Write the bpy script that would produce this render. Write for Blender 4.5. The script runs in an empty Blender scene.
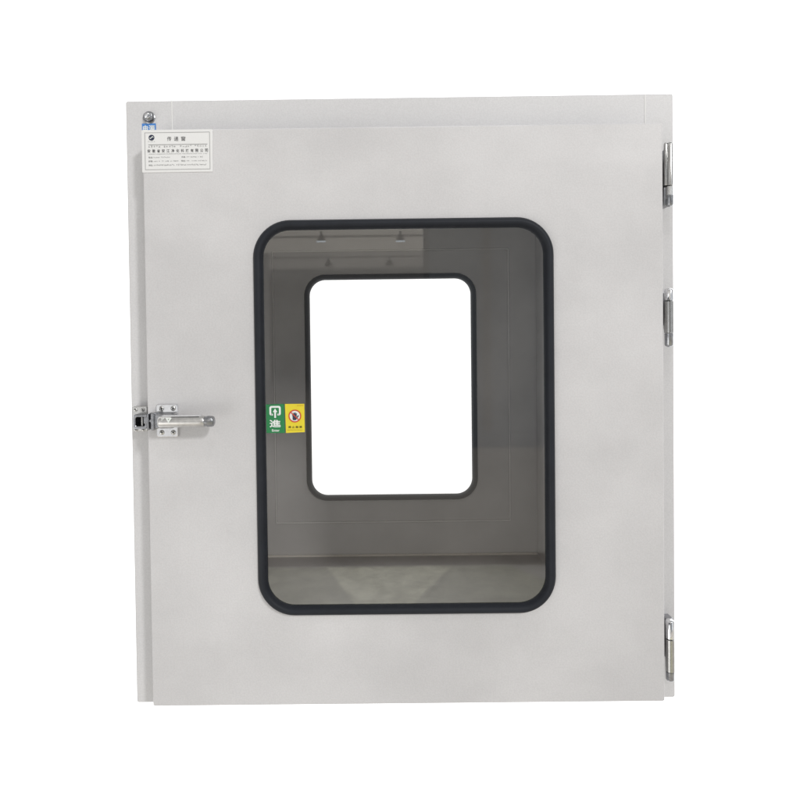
import bpy, math, random
from mathutils import Vector, Matrix

random.seed(7)
scene = bpy.context.scene
COL = scene.collection
ZO = 0.5443                      # height of the lens axis above the underside of the box
R = math.radians

# ------------------------------------------------------------------ materials
def new_mat(name):
    m = bpy.data.materials.new(name); m.use_nodes = True
    nt = m.node_tree
    return m, nt, nt.nodes['Principled BSDF']

def N(nt, kind, **kw):
    n = nt.nodes.new(kind)
    for k, v in kw.items():
        setattr(n, k, v)
    return n

def simple(name, col, rough=0.5, metal=0.0, var=0.0, scale=60.0, spec=0.5, bump=0.0, bscale=600.0):
    m, nt, b = new_mat(name)
    b.inputs['Base Color'].default_value = (*col, 1)
    b.inputs['Roughness'].default_value = rough
    b.inputs['Metallic'].default_value = metal
    b.inputs['Specular IOR Level'].default_value = spec
    tc = N(nt, 'ShaderNodeTexCoord')
    if var:
        nz = N(nt, 'ShaderNodeTexNoise'); nz.inputs['Scale'].default_value = scale; nz.inputs['Detail'].default_value = 5
        nt.links.new(tc.outputs['Object'], nz.inputs['Vector'])
        mr = N(nt, 'ShaderNodeMapRange')
        mr.inputs['From Min'].default_value = 0.3; mr.inputs['From Max'].default_value = 0.7
        mr.inputs['To Min'].default_value = 1 - var; mr.inputs['To Max'].default_value = 1 + var
        nt.links.new(nz.outputs['Fac'], mr.inputs['Value'])
        mx = N(nt, 'ShaderNodeVectorMath', operation='SCALE')
        mx.inputs[0].default_value = col
        nt.links.new(mr.outputs[0], mx.inputs['Scale'])
        nt.links.new(mx.outputs[0], b.inputs['Base Color'])
    if bump:
        nb = N(nt, 'ShaderNodeTexNoise'); nb.inputs['Scale'].default_value = bscale; nb.inputs['Detail'].default_value = 3
        nt.links.new(tc.outputs['Object'], nb.inputs['Vector'])
        bp = N(nt, 'ShaderNodeBump'); bp.inputs['Strength'].default_value = bump; bp.inputs['Distance'].default_value = 0.0005
        nt.links.new(nb.outputs['Fac'], bp.inputs['Height'])
        nt.links.new(bp.outputs[0], b.inputs['Normal'])
    return m

def paint_mat(name, base, smear=0.05):
    """powder-coated sheet steel: faint mottling, wiped smears and orange peel"""
    m, nt, b = new_mat(name)
    tc = N(nt, 'ShaderNodeTexCoord')
    L = nt.links.new
    big = N(nt, 'ShaderNodeTexNoise'); big.inputs['Scale'].default_value = 3.2; big.inputs['Detail'].default_value = 6; big.inputs['Roughness'].default_value = .62
    L(tc.outputs['Object'], big.inputs['Vector'])
    mp = N(nt, 'ShaderNodeMapping'); mp.inputs['Scale'].default_value = (2.6, 2.6, 6.0); mp.inputs['Rotation'].default_value = (0, R(38), 0)
    L(tc.outputs['Object'], mp.inputs['Vector'])
    wipe = N(nt, 'ShaderNodeTexNoise'); wipe.inputs['Scale'].default_value = 1.4; wipe.inputs['Detail'].default_value = 4
    L(mp.outputs[0], wipe.inputs['Vector'])
    fine = N(nt, 'ShaderNodeTexNoise'); fine.inputs['Scale'].default_value = 420; fine.inputs['Detail'].default_value = 2
    L(tc.outputs['Object'], fine.inputs['Vector'])
    def rng(src, a, c, lo, hi):
        r = N(nt, 'ShaderNodeMapRange', interpolation_type='SMOOTHSTEP')
        r.inputs['From Min'].default_value = a; r.inputs['From Max'].default_value = c
        r.inputs['To Min'].default_value = lo; r.inputs['To Max'].default_value = hi
        L(src, r.inputs['Value']); return r.outputs[0]
    def mul(a, c):
        x = N(nt, 'ShaderNodeMath', operation='MULTIPLY'); L(a, x.inputs[0]); L(c, x.inputs[1]); return x.outputs[0]
    k = mul(mul(rng(big.outputs['Fac'], .3, .7, 1 - smear, 1 + smear * .4), rng(wipe.outputs['Fac'], .45, .75, 1, 1 + smear * .6)),
            rng(fine.outputs['Fac'], .3, .7, .965, 1.03))
    sc = N(nt, 'ShaderNodeVectorMath', operation='SCALE'); sc.inputs[0].default_value = base
    L(k, sc.inputs['Scale']); L(sc.outputs[0], b.inputs['Base Color'])
    L(rng(wipe.outputs['Fac'], .3, .75, .5, .36), b.inputs['Roughness'])
    bp = N(nt, 'ShaderNodeBump'); bp.inputs['Strength'].default_value = .12; bp.inputs['Distance'].default_value = .0006
    L(fine.outputs['Fac'], bp.inputs['Height']); L(bp.outputs[0], b.inputs['Normal'])
    b.inputs['Specular IOR Level'].default_value = .4
    return m

def floor_mat():
    """scuffed steel tray with cloudy, concrete-like film"""
    m, nt, b = new_mat('scuffed_floor_steel'); L = nt.links.new
    tc = N(nt, 'ShaderNodeTexCoord')
    mp = N(nt, 'ShaderNodeMapping'); mp.inputs['Scale'].default_value = (1.0, 0.55, 1); L(tc.outputs['Object'], mp.inputs['Vector'])
    n1 = N(nt, 'ShaderNodeTexNoise'); n1.inputs['Scale'].default_value = 9; n1.inputs['Detail'].default_value = 8; n1.inputs['Roughness'].default_value = .68
    n1.inputs['Distortion'].default_value = .5
    L(mp.outputs[0], n1.inputs['Vector'])
    n2 = N(nt, 'ShaderNodeTexNoise'); n2.inputs['Scale'].default_value = 55; n2.inputs['Detail'].default_value = 5
    L(mp.outputs[0], n2.inputs['Vector'])
    mx = N(nt, 'ShaderNodeMath', operation='MULTIPLY_ADD'); mx.inputs[1].default_value = .3
    L(n2.outputs['Fac'], mx.inputs[0]); L(n1.outputs['Fac'], mx.inputs[2])
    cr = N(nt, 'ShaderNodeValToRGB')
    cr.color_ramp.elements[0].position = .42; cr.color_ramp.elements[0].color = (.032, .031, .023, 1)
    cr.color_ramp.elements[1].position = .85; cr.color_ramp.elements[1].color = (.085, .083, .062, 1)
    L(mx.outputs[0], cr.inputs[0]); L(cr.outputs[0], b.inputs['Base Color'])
    b.inputs['Roughness'].default_value = .55
    return m

def glass_mat(name, tint, refl):
    m = bpy.data.materials.new(name); m.use_nodes = True; nt = m.node_tree; L = nt.links.new
    nt.nodes.clear()
    out = N(nt, 'ShaderNodeOutputMaterial')
    tr = N(nt, 'ShaderNodeBsdfTransparent'); tr.inputs[0].default_value = (*tint, 1)
    gl = N(nt, 'ShaderNodeBsdfGlossy'); gl.inputs['Roughness'].default_value = .004
    fr = N(nt, 'ShaderNodeFresnel'); fr.inputs['IOR'].default_value = 1.45
    ad = N(nt, 'ShaderNodeMath', operation='ADD'); ad.inputs[1].default_value = refl; ad.use_clamp = True
    mx = N(nt, 'ShaderNodeMixShader')
    L(fr.outputs[0], ad.inputs[0]); L(ad.outputs[0], mx.inputs[0]); L(tr.outputs[0], mx.inputs[1]); L(gl.outputs[0], mx.inputs[2])
    L(mx.outputs[0], out.inputs[0])
    return m

M = dict(
    paint=paint_mat('grey_powder_coat', (.630, .622, .628), .10),
    frame=paint_mat('lightened_frame_coat', (.645, .640, .647), .035),  # coat lightened to stand in for the stronger light on the frame
    seam=simple('pale_seam_filler', (.78, .78, .77), .45),
    lining=simple('brushed_lining_steel', (.545, .535, .525), .5, .0, .10, 6),
    floor=floor_mat(),
    bead=simple('pale_sealant', (.96, .92, .84), .45),
    seal=simple('grey_seal_strip', (.80, .79, .77), .5),
    rubber=simple('black_rubber', (.017, .0195, .0255), .55, 0, .12, 40, .25, .05, 900),
    chrome=simple('polished_chrome', (.84, .84, .85), .10, 1, .08, 160),
    steel=simple('satin_steel', (.66, .655, .64), .25, 1, .10, 140),
    satin=simple('dull_steel', (.50, .495, .485), .22, 1, .10, 140),
    zinc=simple('grey_zinc', (.36, .365, .38), .24, 1, .2, 220),
    gun=simple('gap_shade_grey', (.11, .112, .12), .35, 1, .2, 200),  # dark tone for the shade between the linkage ribs
    lever=simple('brushed_lever_steel', (.62, .61, .595), .38, 1, .12, 120),
    gun2=simple('dull_end_cap_metal', (.36, .365, .38), .28, 1, .2, 200),
    dark=simple('shade_and_pin_black', (.018, .019, .022), .4),  # near-black painted in for shade in recesses; also colours the hinge pins
    plate=simple('white_plate', (.80, .80, .795), .3),
    ink=simple('black_ink', (.075, .075, .08), .5),
    inkgrey=simple('grey_ink', (.17, .17, .17), .5),
    inkpale=simple('pale_grey_ink', (.33, .33, .33), .5),
    white=simple('white_print', (.80, .84, .81), .4),
    green=simple('green_sticker_film', (.020, .215, .070), .35, 0, .05, 300),
    yellow=simple('yellow_sticker_film', (.78, .64, .035), .35, 0, .03, 300),
    red=simple('red_print', (.62, .07, .035), .4),
    orange=simple('orange_print', (.62, .20, .015), .4),
    olive=simple('olive_print', (.26, .21, .02), .4),
    brown=simple('dark_brown_print', (.10, .08, .01), .4),
    blue=simple('blue_sticker_film', (.07, .24, .62), .35),
    navy=simple('dark_navy_print', (.032, .038, .075), .4),
    glass=glass_mat('grey_window_glass', (.945, .937, .93), .075),
    glass2=glass_mat('clear_window_glass', (.95, .955, .95), .01),
)

# ------------------------------------------------------------------ objects
ORIGIN = {}
SH = [0.0, 0.0]                  # offset (x, z) of the fitting being built
def empty(name, loc, parent=None):
    o = bpy.data.objects.new(name, None); COL.objects.link(o)
    o.empty_display_size = .05
    w = Vector((loc[0] + SH[0], loc[1], loc[2] + ZO + SH[1]))
    ORIGIN[o.name] = w
    if parent:
        o.parent = parent; o.location = w - ORIGIN[parent.name]
    else:
        o.location = w
    return o

class MB:
    """collects vertices and faces, then links them as one mesh object"""
    def __init__(s): s.v = []; s.f = []; s.mi = []
    def add(s, vs, fs, mi=0):
        b = len(s.v); s.v += [tuple(v) for v in vs]
        s.f += [tuple(b + i for i in f) for f in fs]; s.mi += [mi] * len(fs)
    def build(s, name, mats, parent, smooth=35, label=None):
        if not isinstance(mats, (list, tuple)): mats = [mats]
        me = bpy.data.meshes.new(name)
        n = len(s.v)
        c = Vector([(min(p[i] for p in s.v) + max(p[i] for p in s.v)) / 2 for i in range(3)])
        me.from_pydata([(p[0] - c.x, p[1] - c.y, p[2] - c.z) for p in s.v], [], s.f)
        for m in mats: me.materials.append(m)
        for p, i in zip(me.polygons, s.mi): p.material_index = i
        me.validate()
        import bmesh
        bm = bmesh.new(); bm.from_mesh(me)
        bmesh.ops.remove_doubles(bm, verts=bm.verts, dist=1e-6)
        if any(len(e.link_faces) == 2 for e in bm.edges):
            bmesh.ops.recalc_face_normals(bm, faces=bm.faces)
        bm.to_mesh(me); bm.free()
        if smooth:
            for p in me.polygons: p.use_smooth = True
            me.set_sharp_from_angle(angle=R(smooth))
            for p in me.polygons:
                if len(p.vertices) > 4: p.use_smooth = False
        o = bpy.data.objects.new(name, me); COL.objects.link(o)
        w = Vector((c.x + SH[0], c.y, c.z + ZO + SH[1])); ORIGIN[o.name] = w
        o.parent = parent; o.location = w - ORIGIN[parent.name]
        if label: o['label'] = label
        return o

def rrect(rect, r, n=8):
    """closed loop of 4*(n+1) points round a rectangle (x0,x1,z0,z1)"""
    x0, x1, z0, z1 = rect; r = max(r, 1e-5); out = []
    for cx, cz, a0 in ((x1 - r, z1 - r, 0), (x0 + r, z1 - r, 90), (x0 + r, z0 + r, 180), (x1 - r, z0 + r, 270)):
        for k in range(n + 1):
            a = R(a0 + 90 * k / n); out.append((cx + r * math.cos(a), cz + r * math.sin(a)))
    return out

def grow(rect, d): return (rect[0] - d, rect[1] + d, rect[2] - d, rect[3] + d)

def loft(mb, loops, n=8, closed=False, cap0=False, cap1=False, mi=0):
    """loops: (rect, radius, y)"""
    vs = []; m = 4 * (n + 1)
    for rect, r, y in loops: vs += [(x, y, z) for x, z in rrect(rect, r, n)]
    fs = []; k = len(loops)
    for a in range(k if closed else k - 1):
        b = (a + 1) % k
        for i in range(m):
            j = (i + 1) % m; fs.append((a * m + i, a * m + j, b * m + j, b * m + i))
    if cap0: fs.append(tuple(range(m)))
    if cap1: fs.append(tuple((k - 1) * m + i for i in range(m)))
    mb.add(vs, fs, mi)

def rbox(mb, rect, y0, y1, r=.001, bev=.0006, n=4, mi=0):
    """box with rounded corners, front (y0) edge bevelled"""
    loft(mb, [(grow(rect, -bev), max(r - bev, 0), y0), (grow(rect, -bev * .3), max(r - bev * .3, 0), y0 + bev * .3), (rect, r, y0 + bev), (rect, r, y1)],
         n, cap0=True, cap1=True, mi=mi)

def lathe(mb, c, axis, prof, n=28, mi=0):
    """prof: (distance along axis, radius)"""
    ax = Vector(axis).normalized()
    p = Vector((1, 0, 0)) if abs(ax.x) < .9 else Vector((0, 0, 1))
    u = ax.cross(p).normalized(); w = ax.cross(u); c = Vector(c)
    vs = []; fs = []
    for d, r in prof:
        for i in range(n):
            a = 2 * math.pi * i / n
            vs.append(c + ax * d + (u * math.cos(a) + w * math.sin(a)) * max(r, 1e-5))
    for k in range(len(prof) - 1):
        for i in range(n):
            j = (i + 1) % n; fs.append((k * n + i, k * n + j, (k + 1) * n + j, (k + 1) * n + i))
    fs.append(tuple(range(n))); fs.append(tuple((len(prof) - 1) * n + i for i in range(n)))
    mb.add(vs, fs, mi)

def poly(mb, pts, y, mi=0): mb.add([(x, y, z) for x, z in pts], [tuple(range(len(pts)))], mi)
def quad(mb, x0, x1, z0, z1, y, mi=0): poly(mb, [(x0, z0), (x1, z0), (x1, z1), (x0, z1)], y, mi)
def circle(cx, cz, r, n=40): return [(cx + r * math.cos(2 * math.pi * i / n), cz + r * math.sin(2 * math.pi * i / n)) for i in range(n)]
def annulus(mb, cx, cz, r0, r1, y, n=48, mi=0):
    a = circle(cx, cz, r0, n); b = circle(cx, cz, r1, n)
    mb.add([(x, y, z) for x, z in a + b], [(i, (i + 1) % n, n + (i + 1) % n, n + i) for i in range(n)], mi)

def text(mb, body, cx, cz, w, h, y, bold=0.0, mi=0, spacing=1.0):
    """lettering as flat outlines fitted to a w x h field centred on (cx, cz)"""
    cu = bpy.data.curves.new('lettering', 'FONT'); cu.body = body; cu.size = 1; cu.offset = bold; cu.resolution_u = 3
    cu.space_character = spacing
    o = bpy.data.objects.new('lettering', cu); COL.objects.link(o)
    dg = bpy.context.evaluated_depsgraph_get()
    me = bpy.data.meshes.new_from_object(o.evaluated_get(dg))
    co = [v.co.copy() for v in me.vertices]
    fs = [tuple(p.vertices) for p in me.polygons]
    x0 = min(c.x for c in co); x1 = max(c.x for c in co); y0 = min(c.y for c in co); y1 = max(c.y for c in co)
    sx = w / (x1 - x0); sy = h / (y1 - y0)
    mb.add([(cx + (c.x - (x0 + x1) / 2) * sx, y, cz + (c.y - (y0 + y1) / 2) * sy) for c in co], fs, mi)
    bpy.data.objects.remove(o); bpy.data.curves.remove(cu); bpy.data.meshes.remove(me)

def glyphs(mb, s, cx, cz, pitch, w, h, y, bold=0.0):
    for i, ch in enumerate(s): text(mb, ch, cx + (i - (len(s) - 1) / 2) * pitch, cz, w, h, y, bold)

def fineprint(mb, x0, x1, z, h, y, cell, mi=0, gap=.12):
    """print too small to read in the photograph: rows of tiny strokes"""
    x = x0
    while x < x1 - cell * .5:
        if random.random() > gap:
            for k in range(random.randint(2, 3)):
                if random.random() < .5:
                    a = x + random.uniform(0, .55) * cell
                    quad(mb, a, a + cell * .16, z - h * random.uniform(.3, .5), z + h * random.uniform(.2, .5), y, mi)
                else:
                    b = z + h * random.uniform(-.45, .4)
                    quad(mb, x + .05 * cell, x + cell * random.uniform(.5, .8), b, b + h * .15, y, mi)
        x += cell

# ------------------------------------------------------------------ the pass box
FRAME = (-.3698, .4582, -.5443, .3761)
DOOR = (-.3298, .4231, -.5262, .3179)
GOUT = (-.1719, .2643, -.3931, .1848)        # outer line of the window gasket on the door face
GW = .0145
OPEN = (-.2526, .3478, -.4499, .2447)        # doorways in the front and rear panels
INNER = (-.331, .4170, -.5353, .358)
FY, BY = .04, .65                            # front panel face, inner face of the rear panel
BOXC = ((FRAME[0] + FRAME[1]) / 2, .36, FRAME[2])

box = empty('pass_box', BOXC)
box['label'] = 'light grey steel pass box with a rounded black-edged window, left chrome latch, three right hinges'
box['category'] = 'pass box'

# shell, open front and back
m = MB()
loft(m, [(FRAME, .003, FY + .0445), (FRAME, .003, BY - .0005), (INNER, .002, BY - .0005), (INNER, .002, FY + .0445)], 3, closed=True)
shell = m.build('cabinet_shell', M['frame'], box, 0)
# inner lining of the chamber
lin = grow(INNER, -.0015)
m = MB(); loft(m, [(lin, .004, FY + .046), (lin, .004, BY - .002)], 4)
m.build('chamber_lining', M['lining'], box)
# front panel with the doorway
m = MB()
loft(m, [(grow(FRAME, -.002), .002, FY), (grow(FRAME, -.0006), .003, FY + .0006), (FRAME, .003, FY + .002), (FRAME, .003, FY + .044), (OPEN, .004, FY + .044), (OPEN, .004, FY)], 4, closed=True)
front = m.build('front_frame', M['frame'], box, 0)
for x, zt in ((-.2993, .3757), (.4157, .3757)):
    m = MB(); rbox(m, (x - .0009, x + .0009, .312, zt), FY - .0008, FY + .001, .0005, .0004)
    m.build('panel_seam', M['seam'], front)
# rear panel with the doorway
m = MB()
loft(m, [(grow(FRAME, -.001), .002, BY), (FRAME, .003, BY + .001), (FRAME, .003, BY + .04), (OPEN, .003, BY + .04), (OPEN, .003, BY + .0012), (grow(OPEN, .0012), .003, BY)], 4, closed=True)
back = m.build('rear_frame', M['lining'], box, 0)
# chamber floor
m = MB(); fl = (INNER[0] + .003, INNER[1] - .003)
zf = INNER[2]
m.add([(fl[0], FY + .046, zf), (fl[1], FY + .046, zf), (fl[1], BY - .003, zf), (fl[0], BY - .003, zf)], [(0, 1, 2, 3)])
floor = m.build('chamber_floor', M['floor'], box, 0)
m = MB(); rbox(m, (fl[0] + .001, fl[1] - .001, zf + .0004, zf + .0046), BY - .008, BY - .0006, .0008, .0008)
m.build('sealant_bead', M['bead'], floor)

def windowed_door(name, outer, face, depth, sgn, wout, mat, flare):
    """slab with a rounded window hole; sgn=1: its seen face looks towards -y"""
    m = MB(); hole = grow(wout, -GW * .55); rh = .054 - GW * .55
    big = grow(hole, flare)
    if sgn > 0:
        loops = [(grow(outer, -.0022), .0012, face), (grow(outer, -.0012), .002, face + .0003), (grow(outer, -.0003), .003, face + .0012), (outer, .0032, face + .0024),
                 (outer, .0032, face + depth), (big, rh + flare, face + depth), (hole, rh, face + .012), (hole, rh, face)]
    loft(m, loops, 10, closed=True)
    return m.build(name, mat, box, 0)

def gasket(name, parent, out, w, face, proud, sunk, r=.054):
    m = MB(); prof = []
    for t in range(0, 11):                                   # rounded bead
        a = 1 - t / 5
        prof.append((-w / 2 + w / 2 * a, face - proud * (1 - abs(a) ** 2.4)))
    prof += [(-w, face + sunk), (-w * .35, face + sunk)]
    loft(m, [(grow(out, d), r + d, y) for d, y in prof], 14, closed=True)
    return m.build(name, M['rubber'], parent, 60)

def pane(name, parent, out, w, y, mat):
    m = MB(); rr = grow(out, -w * .6)
    poly(m, rrect(rr, .054 - w * .6, 12), y)
    return m.build(name, mat, parent, 0)

# front door
door = windowed_door('front_door', DOOR, 0.0, .0385, 1, GOUT, M['paint'], .05)
gasket('window_gasket', door, GOUT, GW, 0, .0085, .004)
pane('window_pane', door, GOUT, GW, .0012, M['glass'])

# rear door: plug panel filling the rear doorway, seen from inside
WB = (-.1722, .2651, -.3935, .1842)
plug = grow(OPEN, -.0022)
rdoor = windowed_door('rear_door', plug, BY + .0022, .05, 1, WB, M['lining'], .05)
gasket('window_gasket', rdoor, WB, .0136, BY + .0022, .008, .008)
pane('window_pane', rdoor, WB, .0136, BY + .0075, M['glass2'])
m = MB()
sl = grow(OPEN, -.0006)
loft(m, [(sl, .002, BY - .0012), (grow(sl, -.0020), .002, BY - .0012), (grow(sl, -.0020), .002, BY + .003), (sl, .002, BY + .003)], 3, closed=True)
m.build('door_seal', M['seal'], rdoor)

# ------------------------------------------------------------------ hinges
def hinge(xc, zt, zj, zm, zb, yc, twin, label):
    h = empty('hinge', (xc, yc, (zt + zb) / 2), box); h['label'] = label
    m = MB()                                                  # leaf welded to the frame behind the barrel
    rbox(m, (xc + .0010, xc + .0125, zm + .012, zt - .006), yc + .014, FY - .0002, .0012, .0008)
    rbox(m, (xc + .0010, xc + .0030, zm + .012, zt - .006), yc, yc + .0145, .0005, .0004)
    m.build('hinge_leaf', M['zinc'], h)
    def barrel(x, z0, z1, rr, name, mat, dome0, dome1):
        m = MB(); prof = []
        if dome0: prof += [(0, .1 * rr), (.0006, rr * .5), (.0016, rr * .8), (.0034, rr * .97)]
        else: prof += [(0, rr * .9), (.0005, rr)]
        Lz = z1 - z0
        if dome1: prof += [(Lz - .0034, rr * .97), (Lz - .0016, rr * .8), (Lz - .0006, rr * .5), (Lz, .1 * rr)]
        else: prof += [(Lz - .0005, rr), (Lz, rr * .9)]
        lathe(m, (x, yc, z0), (0, 0, 1), prof, 32); m.build(name, mat, h)
    if twin:                                                  # two slim barrels side by side
        barrel(xc + .0018, zj + .0007, zt, .0044, 'upper_barrel', M['satin'], False, True)
        barrel(xc - .0041, zj + .0007, zt - .0006, .0026, 'side_barrel', M['satin'], False, True)
        barrel(xc + .0004, zm, zj - .0007, .0040, 'lower_barrel', M['steel'], False, False)
        barrel(xc + .0014, zb, zm + .006, .0050, 'pin_cap', M['zinc'], True, False)
        m = MB(); rbox(m, (xc - .0062, xc + .0070, zb + .003, zj - .001), yc + .001, FY - .004, .002, .001)
        m.build('lower_socket', M['gun2'], h)
    else:
        barrel(xc, zj + .0006, zt, .0064, 'upper_barrel', M['chrome'], False, True)
        barrel(xc, zm, zj - .0006, .0064, 'lower_barrel', M['satin'], False, False)
        barrel(xc, zb, zm - .0004, .0060, 'pin_cap', M['zinc'], True, False)
    barrel(xc, zm, zt - .002, .0024, 'hinge_pin', M['dark'], False, False)
    return h
SH[:] = [.0006, -.0051]
hinge(.4353, .2985, .2344, .2150, .2040, .010, True, 'top hinge with two slim bright barrels above a short pin')
SH[:] = [.0002, -.0050]
hinge(.4354, .0855, .0664, .0194, -.0012, .010, False, 'middle hinge with a short bright cap over a grey barrel')
SH[:] = [-.0016, -.0034]
hinge(.4370, -.4052, -.4345, -.4834, -.4984, .010, False, 'bottom hinge close to the lower right corner')

# ------------------------------------------------------------------ latch
def screw(x, y, z, r, parent, mat=None, rot=20):
    m = MB()
    lathe(m, (x, y, z), (0, -1, 0), [(-.001, r), (.0004, r), (.0012, r * .82), (.0017, r * .5), (.0018, r * .2)], 20)
    for k in (0, 90):
        a = R(rot + k); ca, sa = math.cos(a), math.sin(a); L_, W_ = r * .62, r * .14
        poly(m, [(x + ca * p - sa * q, z + sa * p + ca * q) for p, q in ((-L_, -W_), (L_, -W_), (L_, W_), (-L_, W_))], y - .00195, 1)  # flat dark bars drawn for the shaded cross slot
    return m.build('screw', [mat or M['steel'], M['dark']], parent)

SH[:] = [-.0001, -.0031]
latch = empty('latch', (-.30, 0, -.101), box)
PX0, PX1, PZ0, PZ1 = -.3155, -.2842, -.1254, -.0769
m = MB(); rbox(m, (PX0, PX1, PZ0, PZ1), -.0038, -.0001, .003, .0013)
m.build('mounting_plate', M['chrome'], latch)
for i, (x, z) in enumerate(((-.3076, -.0832), (-.2906, -.0833), (-.3076, -.1184), (-.2910, -.1185))):
    screw(x, -.0037, z, .0038, latch, rot=(20, 55, 5, 40)[i])
m = MB()                                                       # cheek body on the plate
rbox(m, (PX0 + .001, PX1 - .0005, -.1105, -.0900), -.0205, -.0033, .003, .0015)
rbox(m, (PX0 - .001, PX0 + .0035, -.1128, -.0880), -.0235, -.0030, .0015, .0010)
m.build('latch_body', M['zinc'], latch)
m = MB()                                                       # linkage reaching over to the strike
rbox(m, (-.3268, -.3185, -.1095, -.0910), -.0110, -.0010, .002, .0012)
rbox(m, (-.3244, -.3218, -.1130, -.0892), -.0165, -.0012, .001, .0009)
rbox(m, (-.3178, -.3152, -.1128, -.0890), -.0185, -.0010, .001, .0009)
rbox(m, (-.3143, -.3115, -.1120, -.0900), -.0215, -.0040, .001, .0009)
rbox(m, (-.3335, -.3266, -.1050, -.0955), -.0060, -.0005, .0015, .0010)
m.build('linkage', M['zinc'], latch)
m = MB(); quad(m, -.3216, -.3180, -.1120, -.0900, -.0113); m.build('linkage_gap_shade', M['gun'], latch, 0)  # dark sheet put in for the shade between the ribs
m = MB(); lathe(m, (-.3200, -.0113, -.1000), (0, -1, 0), [(0, .0022), (.0030, .0022), (.0036, .0014)], 20)
m.build('pivot_pin', M['zinc'], latch)
m = MB()                                                       # tubular lever
lathe(m, (-.3040, -.0270, -.1000), (1, 0, 0), [(0, .0050), (.0006, .0068), (.0018, .0078), (.0040, .0081), (.0600, .0080), (.0645, .0079), (.0655, .0074)], 36)
m.build('lever', M['lever'], latch)
m = MB(); rbox(m, (-.2985, -.2440, -.0927, -.0905), -.0285, -.0190, .0008, .0006)
m.build('lever_rib', M['chrome'], latch)
m = MB(); rbox(m, (-.2850, -.2452, -.0937, -.0927), -.0318, -.0290, .0003, .0002)
m.build('lever_gap_shade', M['dark'], latch)  # dark bar painting the shade in the gap under the rib
m = MB()
lathe(m, (-.2392, -.0270, -.1000), (1, 0, 0), [(0, .0064), (.0005, .0071), (.0040, .0071), (.0045, .0078), (.0108, .0078), (.0133, .0069), (.0145, .0045), (.0149, .001)], 30)
m.build('end_cap', M['gun2'], latch)
m = MB()                                                       # white inverted-triangle mark on the lever
def tri(s, cx, cz): return [(cx - s, cz + s * .62), (cx + s, cz + s * .62), (cx, cz - s * .95)]
a = tri(.0046, -.2868, -.0962); b = tri(.0013, -.2868, -.0958)
m.add([(x, -.0357, z) for x, z in a + b], [(i, (i + 1) % 3, 3 + (i + 1) % 3, 3 + i) for i in range(3)])
for k in range(3): quad(m, -.2968 + k * .0014, -.2960 + k * .0014, -.0975 + k * .0012, -.0935, -.0355)
m.build('triangle_mark', M['white'], latch, 0)

# strike on the frame
strike = empty('strike_plate', (-.3550, FY, -.103), box)
m = MB(); rbox(m, (-.3632, -.3404, -.1205, -.0830), .0270, FY - .0001, .002, .0010)
m.build('mounting_plate', M['steel'], strike)
m = MB(); H = (-.3555, -.3340, -.1148, -.0932)
loft(m, [(grow(H, -.0012), .003, .0100), (H, .004, .0112), (H, .004, .0270), (grow(H, -.0040), .002, .0268), (grow(H, -.0040), .002, .0106), (grow(H, -.0034), .002, .0100)], 5, closed=True)
m.build('roller_housing', M['zinc'], strike)
m = MB(); quad(m, H[0] + .004, H[1] - .004, H[2] + .004, H[3] - .004, .0262)
m.build('recess_shade', M['dark'], strike, 0)  # dark sheet painting the shade inside the housing
m = MB(); lathe(m, (-.3434, .0150, -.1108), (0, 0, 1), [(0, .0015), (.0136, .0015)], 20)
m.build('roller', M['steel'], strike)
for i, (x, z) in enumerate(((-.3575, -.0878), (-.3466, -.0878), (-.3572, -.1178), (-.3464, -.1178))):
    screw(x, .0270, z, .0030, strike, rot=(10, 35, 60, 25)[i])

# ------------------------------------------------------------------ bolt and blue sticker on the frame
SH[:] = [.0005, -.0020]
bolt = empty('earth_bolt', (-.3344, FY, .3524), box)
m = MB()
lathe(m, (-.3344, FY, .3524), (0, -1, 0), [(.0001, .0092), (.0014, .0092), (.0018, .0085)], 32)
m.build('washer', M['zinc'], bolt)
m = MB()
lathe(m, (-.3344, FY - .0018, .3524), (0, -1, 0), [(0, .0075), (.0040, .0075), (.0048, .0062)], 6)
m.build('hex_nut', M['zinc'], bolt, 20)
m = MB()
lathe(m, (-.3344, FY - .0066, .3524), (0, -1, 0), [(0, .0042), (.0022, .0042), (.0032, .0034), (.0037, .0015)], 24)
m.build('stud_end', M['chrome'], bolt)

blue = MB(); quad(blue, -.3455, -.3244, .3330, .3436, FY - .0006)
bs = blue.build('blue_sticker', M['blue'], box, 0)
m = MB(); text(m, '电源', -.33495, .3355, .0182, .0110, FY - .0009, .02)
m.build('lettering', M['white'], bs, 0)

# ------------------------------------------------------------------ nameplate
SH[:] = [.0005, -.0023]
PL = (-.3311, -.2286, .2582, .3195)
m = MB(); rbox(m, PL, -.0010, -.0001, .0012, .0004); plate = m.build('nameplate', M['plate'], box)
m = MB(); y = -.0013
fr = (-.3266, -.2322, .2618, .3156)
loft(m, [(fr, .0002, y), (grow(fr, -.0006), .0002, y)], 2)
m.build('border_line', M['inkpale'], plate, 0)
m = MB(); quad(m, -.3215, -.2358, .2976, .2982, y); m.build('divider_line', M['inkgrey'], plate, 0)
m = MB(); poly(m, circle(-.3166, .3082, .0042), y); lg = m.build('round_logo', M['navy'], plate, 0)
m = MB()                                                        # white wave through the dark disc
pts_t = []; pts_b = []
for k in range(17):
    t = -1 + k / 8; zz = .3082 + .0011 * math.sin(t * 3.0); th = .00075 * (1 - t * t * .6)
    pts_t.append((-.3166 + t * .0032, zz + th)); pts_b.append((-.3166 + t * .0032, zz - th))
poly(m, pts_t + pts_b[::-1], y - .0003)
m.build('logo_wave', M['white'], plate, 0)
m = MB(); fineprint(m, -.3218, -.3112, .3025, .0014, y, .0013, gap=.05); m.build('logo_lettering', M['inkpale'], plate, 0)
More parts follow.
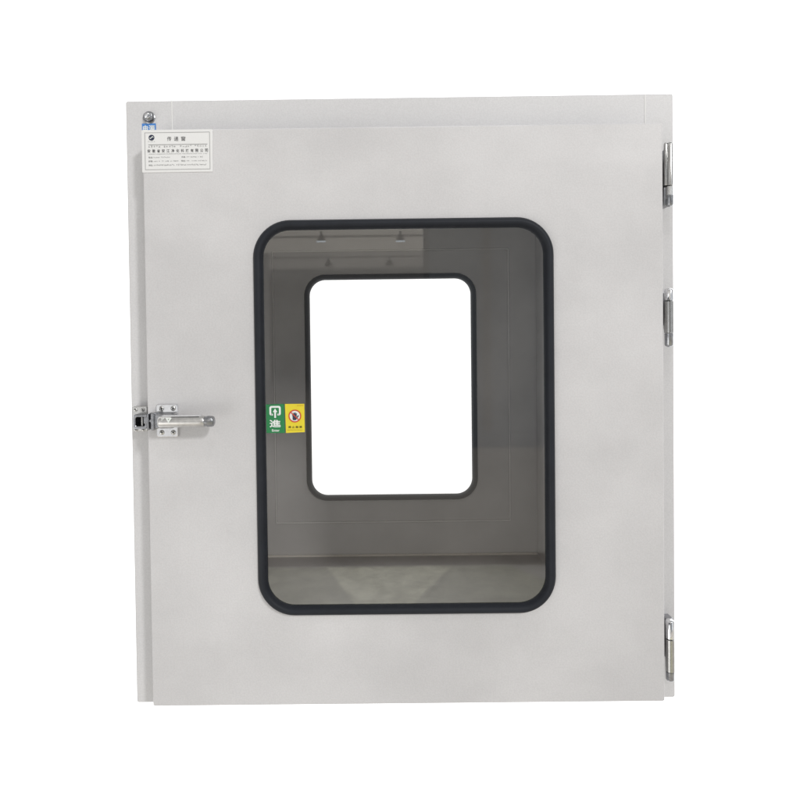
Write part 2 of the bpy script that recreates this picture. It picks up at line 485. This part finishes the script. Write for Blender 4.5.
m = MB(); glyphs(m, '传递窗', -.2808, .3062, .0102, .0062, .0064, y, .004); m.build('title_lettering', M['ink'], plate, 0)
m = MB()
for a, b in ((-.3212, -.3040), (-.2990, -.2800), (-.2755, -.2575)):
    fineprint(m, a, b, .2953, .0028, y, .0036, gap=0)
fineprint(m, -.2545, -.2365, .2953, .0028, y, .0036, gap=0)
m.build('slogan_lettering', M['inkpale'], plate, 0)
m = MB(); glyphs(m, '安徽省安江净化科技有限公司', -.2790, .2890, .00695, .0044, .0047, y, .010); m.build('company_lettering', M['ink'], plate, 0)
m = MB(); text(m, 'ANHUI ANJIANG PURIFICATION TECHNOLOGY CO., LTD', -.2787, .2843, .0850, .0017, y); m.build('english_lettering', M['inkpale'], plate, 0)
m = MB()
text(m, '电话:', -.3183, .2797, .0062, .0026, y); fineprint(m, -.3140, -.2905, .2797, .0018, y, .0015)
text(m, '传真:', -.2708, .2797, .0062, .0026, y); fineprint(m, -.2663, -.2430, .2797, .0018, y, .0015)
text(m, '邮箱:', -.3183, .2742, .0062, .0026, y); fineprint(m, -.3140, -.2785, .2742, .0018, y, .0015)
text(m, '网址:', -.2708, .2742, .0062, .0026, y); fineprint(m, -.2663, -.2365, .2742, .0018, y, .0015)
text(m, '地址:', -.3183, .2685, .0062, .0026, y); fineprint(m, -.3140, -.2360, .2685, .0022, y, .0022, gap=.02)
m.build('contact_lettering', M['inkgrey'], plate, 0)

# ------------------------------------------------------------------ stickers on the glass
SH[:] = [.0002, -.0034]
yS = -.0012
m = MB(); poly(m, [(-.1562, -.1210), (-.1292, -.1212), (-.1300, -.0788), (-.1566, -.0793)], yS)
gs = m.build('green_entry_sticker', M['green'], box, 0)
m = MB(); gx = -.1432
o_ = rrect((gx - .0083, gx + .0083, -.0955, -.0815), .0030, 6); i_ = rrect((gx - .0056, gx + .0056, -.0928, -.0842), .0012, 6)
n_ = len(o_)
fs = []
for i in range(n_):
    j = (i + 1) % n_
    if not (o_[i][1] < -.0954 and o_[j][1] < -.0954 and abs(o_[i][0] - o_[j][0]) > .004):   # gap at the bottom for the arrow
        fs.append((i, j, n_ + j, n_ + i))
m.add([(x, yS - .0003, z) for x, z in o_ + i_], fs)
quad(m, gx - .0056, gx - .0033, -.0955, -.0928, yS - .0003); quad(m, gx + .0033, gx + .0056, -.0955, -.0928, yS - .0003)
poly(m, [(gx - .0013, -.0990), (gx + .0013, -.0990), (gx + .0013, -.0905), (gx + .0034, -.0905), (gx, -.0852), (gx - .0034, -.0905), (gx - .0013, -.0905)], yS - .0005)
m.build('entry_arrow_symbol', M['white'], gs, 0)
m = MB(); text(m, '進', gx - .0002, -.1073, .0166, .0112, yS - .0003, .022); text(m, 'Enter', gx + .0006, -.1172, .0112, .0034, yS - .0003, .02)
m.build('lettering', M['white'], gs, 0)

m = MB(); poly(m, [(-.1278, -.1212), (-.1003, -.1202), (-.1005, -.0789), (-.1288, -.0788)], yS - .0002)
ys = m.build('yellow_warning_sticker', M['yellow'], box, 0)
yy = yS - .0005; cx, cz = -.1145, -.0965
m = MB(); poly(m, circle(cx, cz, .0083), yy); m.build('white_disc', M['white'], ys, 0)
m = MB(); annulus(m, cx, cz, .0076, .0093, yy - .0003)
ca, sa = math.cos(R(-45)), math.sin(R(-45))
poly(m, [(cx + ca * p - sa * q, cz + sa * p + ca * q) for p, q in ((-.0080, -.0007), (.0080, -.0007), (.0080, .0007), (-.0080, .0007))], yy - .0009)
m.build('prohibition_ring', M['red'], ys, 0)
m = MB()
def finger(x, z0, z1, w, tilt=0):
    pts = rrect((x - w, x + w, z0, z1), w * .95, 5)
    a = R(tilt); poly(m, [(x + (px - x) * math.cos(a) - (pz - z0) * math.sin(a), z0 + (px - x) * math.sin(a) + (pz - z0) * math.cos(a)) for px, pz in pts], yy - .0006 - .00002 * len(m.f))
poly(m, rrect((cx - .0032, cx + .0024, cz - .0060, cz + .0002), .0018, 6), yy - .0006)
for x, t, tl in ((-.0026, .0030, 6), (-.0011, .0048, 2), (.0004, .0052, -2), (.0018, .0040, -5)): finger(cx + x, cz - .001, cz + t, .00072, tl)
finger(cx + .0016, cz - .0042, cz + .0022, .0008, -38)
m.build('hand_symbol', M['navy'], ys, 0)
m = MB(); text(m, '禁 止 触 摸', -.1142, -.1126, .0200, .0033, yy, .02); m.build('lettering', M['brown'], ys, 0)
m = MB(); fineprint(m, -.1255, -.1033, -.1170, .0014, yy, .0011, gap=.05); m.build('small_print', M['olive'], ys, 0)
m = MB(); fineprint(m, -.1110, -.1022, -.0815, .0022, yy, .0013, gap=0); m.build('corner_print', M['orange'], ys, 0)

# ------------------------------------------------------------------ camera
cd = bpy.data.cameras.new('Camera'); cam = bpy.data.objects.new('Camera', cd); COL.objects.link(cam)
pit, rol, yaw = R(.9622), R(.698), R(-.2284)
fw = Vector((math.sin(yaw) * math.cos(pit), math.cos(yaw) * math.cos(pit), -math.sin(pit)))
rt = Vector((math.cos(yaw), -math.sin(yaw), 0)); up = rt.cross(fw)
r2 = rt * math.cos(rol) - up * math.sin(rol); u2 = rt * math.sin(rol) + up * math.cos(rol)
cam.matrix_world = Matrix(((r2.x, u2.x, -fw.x, 0), (r2.y, u2.y, -fw.y, -.8705), (r2.z, u2.z, -fw.z, ZO), (0, 0, 0, 1)))
cd.sensor_width = 36; cd.lens = 36 * 598 / 800; cd.shift_x = (400 - 370.24) / 800; cd.shift_y = (356.5 - 400) / 800
cd.clip_start = .01; cd.clip_end = 200
scene.camera = cam

# ------------------------------------------------------------------ light
def area(name, loc, target, size, power, col=(1, .97, .93)):
    d = bpy.data.lights.new(name, 'AREA'); d.shape = 'DISK'; d.size = size; d.energy = power; d.color = col
    o = bpy.data.objects.new(name, d); COL.objects.link(o)
    o.location = (loc[0], loc[1], loc[2] + ZO)
    dv = Vector(target) - Vector(loc); o.rotation_euler = dv.to_track_quat('-Z', 'Y').to_euler()
    return o
area('hall_lamp', (5.2, -7.8, 5.2), (0, 0, -.1), 1.25, 440, (1, .99, .98))
area('near_lamp', (.10, -.95, 1.38), (.07, .3, -.4), .10, 2.2, (1, .99, .975))
area('low_fill', (-1.9, -2.0, -1.3), (-.35, 0, -.15), 1.5, 13, (1, .995, .98))  # added fill, brightens the lower left of the door

# ------------------------------------------------------------------ surroundings as a procedural environment
w = bpy.data.worlds.new('World'); scene.world = w; w.use_nodes = True
nt = w.node_tree; nt.nodes.clear(); L = nt.links.new
out = N(nt, 'ShaderNodeOutputWorld'); bg = N(nt, 'ShaderNodeBackground'); L(bg.outputs[0], out.inputs[0])
tc = N(nt, 'ShaderNodeTexCoord'); sp = N(nt, 'ShaderNodeSeparateXYZ'); L(tc.outputs['Generated'], sp.inputs[0])
def mth(op, a, b=None):
    n = N(nt, 'ShaderNodeMath', operation=op)
    for i, s in enumerate((a, b)):
        if s is None: continue
        if isinstance(s, (int, float)): n.inputs[i].default_value = s
        else: L(s, n.inputs[i])
    return n.outputs[0]
def step(s, a, b):                       # smooth 0..1 ramp from a to b
    n = N(nt, 'ShaderNodeMapRange', interpolation_type='SMOOTHSTEP'); L(s, n.inputs['Value'])
    n.inputs['From Min'].default_value = a; n.inputs['From Max'].default_value = b
    return n.outputs[0]
den = mth('MAXIMUM', mth('MULTIPLY', sp.outputs['Y'], -1.0), .03)
U = mth('DIVIDE', sp.outputs['X'], den); V = mth('ADD', mth('DIVIDE', sp.outputs['Z'], den), .004)
state = {'c': None}
rgb = N(nt, 'ShaderNodeRGB'); rgb.outputs[0].default_value = (.27, .27, .27, 1); state['c'] = rgb.outputs[0]
def rect(u0, u1, v0, v1, col, s=.003, k=1.0):
    f = mth('MULTIPLY', mth('MULTIPLY', step(U, u0 - s, u0 + s), mth('SUBTRACT', 1.0, step(U, u1 - s, u1 + s))),
            mth('MULTIPLY', step(V, v0 - s, v0 + s), mth('SUBTRACT', 1.0, step(V, v1 - s, v1 + s))))
    if k != 1.0: f = mth('MULTIPLY', f, k)
    mx = N(nt, 'ShaderNodeMix', data_type='RGBA'); L(f, mx.inputs[0]); L(state['c'], mx.inputs[6]); mx.inputs[7].default_value = (*col, 1)
    state['c'] = mx.outputs[2]
B = 9.0
rect(-B, B, .135, B, (.68, .65, .61), .004)              # roof sheeting
rect(-B, B, .163, B, (1.12, 1.06, .96), .003)
rect(-B, B, .60, B, (.42, .41, .40), .3)                 # roof overhead, toned down to weaken the light from above
rect(-B, .09, .186, .190, (.50, .47, .44), .0015)         # purlins
rect(-B, .09, .152, .155, (.40, .385, .37), .0015)
rect(-B, B, -B, -.075, (.50, .475, .44), .03)              # concrete floor of the hall
rect(-B, B, -B, -.24, (.70, .66, .60), .10)
rect(-B, B, -.366, -.345, (.20, .16, .13), .004)  # dark band painted in for the shaded strip
iv = mth('DIVIDE', -1.0, mth('MINIMUM', V, -.02))         # concrete clouds laid out on the hall floor
cmb = N(nt, 'ShaderNodeCombineXYZ'); L(mth('MULTIPLY', U, iv), cmb.inputs[0]); L(iv, cmb.inputs[1])
nz = N(nt, 'ShaderNodeTexNoise'); nz.inputs['Scale'].default_value = 13; nz.inputs['Detail'].default_value = 10; nz.inputs['Roughness'].default_value = .74; nz.inputs['Distortion'].default_value = .4
L(cmb.outputs[0], nz.inputs['Vector'])
cl = N(nt, 'ShaderNodeValToRGB'); cl.color_ramp.elements[0].position = .36; cl.color_ramp.elements[0].color = (.40, .39, .27, 1)
cl.color_ramp.elements[1].position = .66; cl.color_ramp.elements[1].color = (.95, .94, .71, 1); L(nz.outputs['Fac'], cl.inputs[0])
def floor_light(f, gain):  # lays the mottled floor in as painted patches of light
    g = N(nt, 'ShaderNodeVectorMath', operation='SCALE'); L(cl.outputs[0], g.inputs[0]); g.inputs['Scale'].default_value = gain
    mx = N(nt, 'ShaderNodeMix', data_type='RGBA'); L(f, mx.inputs[0]); L(state['c'], mx.inputs[6]); L(g.outputs[0], mx.inputs[7]); state['c'] = mx.outputs[2]
below = mth('MULTIPLY', mth('SUBTRACT', 1.0, step(V, -.370, -.364)), step(V, -.72, -.56))
edge = mth('ADD', U, mth('MULTIPLY', mth('MAXIMUM', mth('SUBTRACT', mth('MULTIPLY', V, -1.0), .366), 0.0), -2.4))
floor_light(mth('MULTIPLY', below, mth('SUBTRACT', 1.0, step(edge, .215, .232))), 1.0)  # painted lit patch with its right corner cut away
a1 = mth('ADD', U, mth('MULTIPLY', mth('SUBTRACT', mth('MULTIPLY', V, -1.0), .366), -.72))
a2 = mth('ADD', U, mth('MULTIPLY', mth('SUBTRACT', mth('MULTIPLY', V, -1.0), .366), 1.0))
floor_light(mth('MULTIPLY', below, mth('MULTIPLY', step(a1, -.085, -.077), mth('SUBTRACT', 1.0, step(a2, .122, .134)))), 1.75)  # brighter trapezoid, a painted pool of light
rect(-.19, -.112, -.052, .115, (.16, .16, .16), .008)     # dark machinery on the left
rect(-.150, -.125, -.04, -.005, (.08, .08, .08), .006)
rect(-.182, -.172, -.05, .16, (.40, .39, .38), .003)      # posts
rect(.087, B, -.168, B, (.265, .285, .305), .004)           # pale partition on the right
rect(.087, .096, -.05, B, (.20, .205, .21), .001)
rect(.184, .198, -.14, .22, (.20, .18, .16), .006, .8)
rect(.30, B, -.168, B, (.30, .31, .32), .02)
rect(-B, -.24, -.62, .62, (.72, .72, .72), .03)           # added glow on the left to lift chrome and door, unseen in the glass
rect(-.95, -.62, -.10, .55, (1.9, 1.95, 2.0), .03)  # added bright panel for highlights on the chrome
rect(.55, .72, -.15, .60, (1.7, 1.75, 1.8), .02)  # added bright strip for glints on the hinges
rect(1.3, 2.4, -.4, .9, (.75, .76, .78), .05)  # added paler panel on the right, also for the hinges
rect(-.5, .5, .95, 1.10, (1.4, 1.4, 1.4), .04)  # added bright band overhead, for highlights on the metal
rect(-B, -.24, .09, .33, (.10, .10, .105), .03)  # added dark band, mirrored as a dark line along the lever
rect(-B, -.24, -.125, -.10, (.95, .95, .95), .008)  # added bright line, mirrored in the latch plates
for u, v, lit in ((-.0835, .187, 1), (.0485, .186, 1), (-.072, .144, 0), (.030, .144, 0)):    # bell-shaped hall lamps
    rect(u - .002, u + .002, v + .004, v + .010, (.25, .25, .25), .0008)
    rect(u - .0035, u + .0035, v - .002, v + .004, (.12, .12, .12), .0025)
    rect(u - .0065, u + .0065, v - .006, v - .001, (.14, .14, .14), .0025)
    if lit: rect(u - .0075, u + .0075, v - .0085, v - .0058, (2.4, 2.65, 2.9), .0007)
fr = step(sp.outputs['Y'], -.02, .12)                      # the white studio ground behind the box
mx = N(nt, 'ShaderNodeMix', data_type='RGBA'); L(fr, mx.inputs[0]); L(state['c'], mx.inputs[6]); mx.inputs[7].default_value = (1.5, 1.5, 1.5, 1)
L(mx.outputs[2], bg.inputs[0]); bg.inputs[1].default_value = 1.0
w.cycles.sampling_method = 'MANUAL'; w.cycles.sample_map_resolution = 512

# ------------------------------------------------------------------ render settings
scene.render.engine = 'CYCLES'
scene.view_settings.view_transform = 'Standard'; scene.view_settings.look = 'None'
scene.view_settings.exposure = 0; scene.view_settings.gamma = 1
scene.cycles.max_bounces = 10; scene.cycles.transparent_max_bounces = 16; scene.cycles.diffuse_bounces = 5
scene.render.film_transparent = False
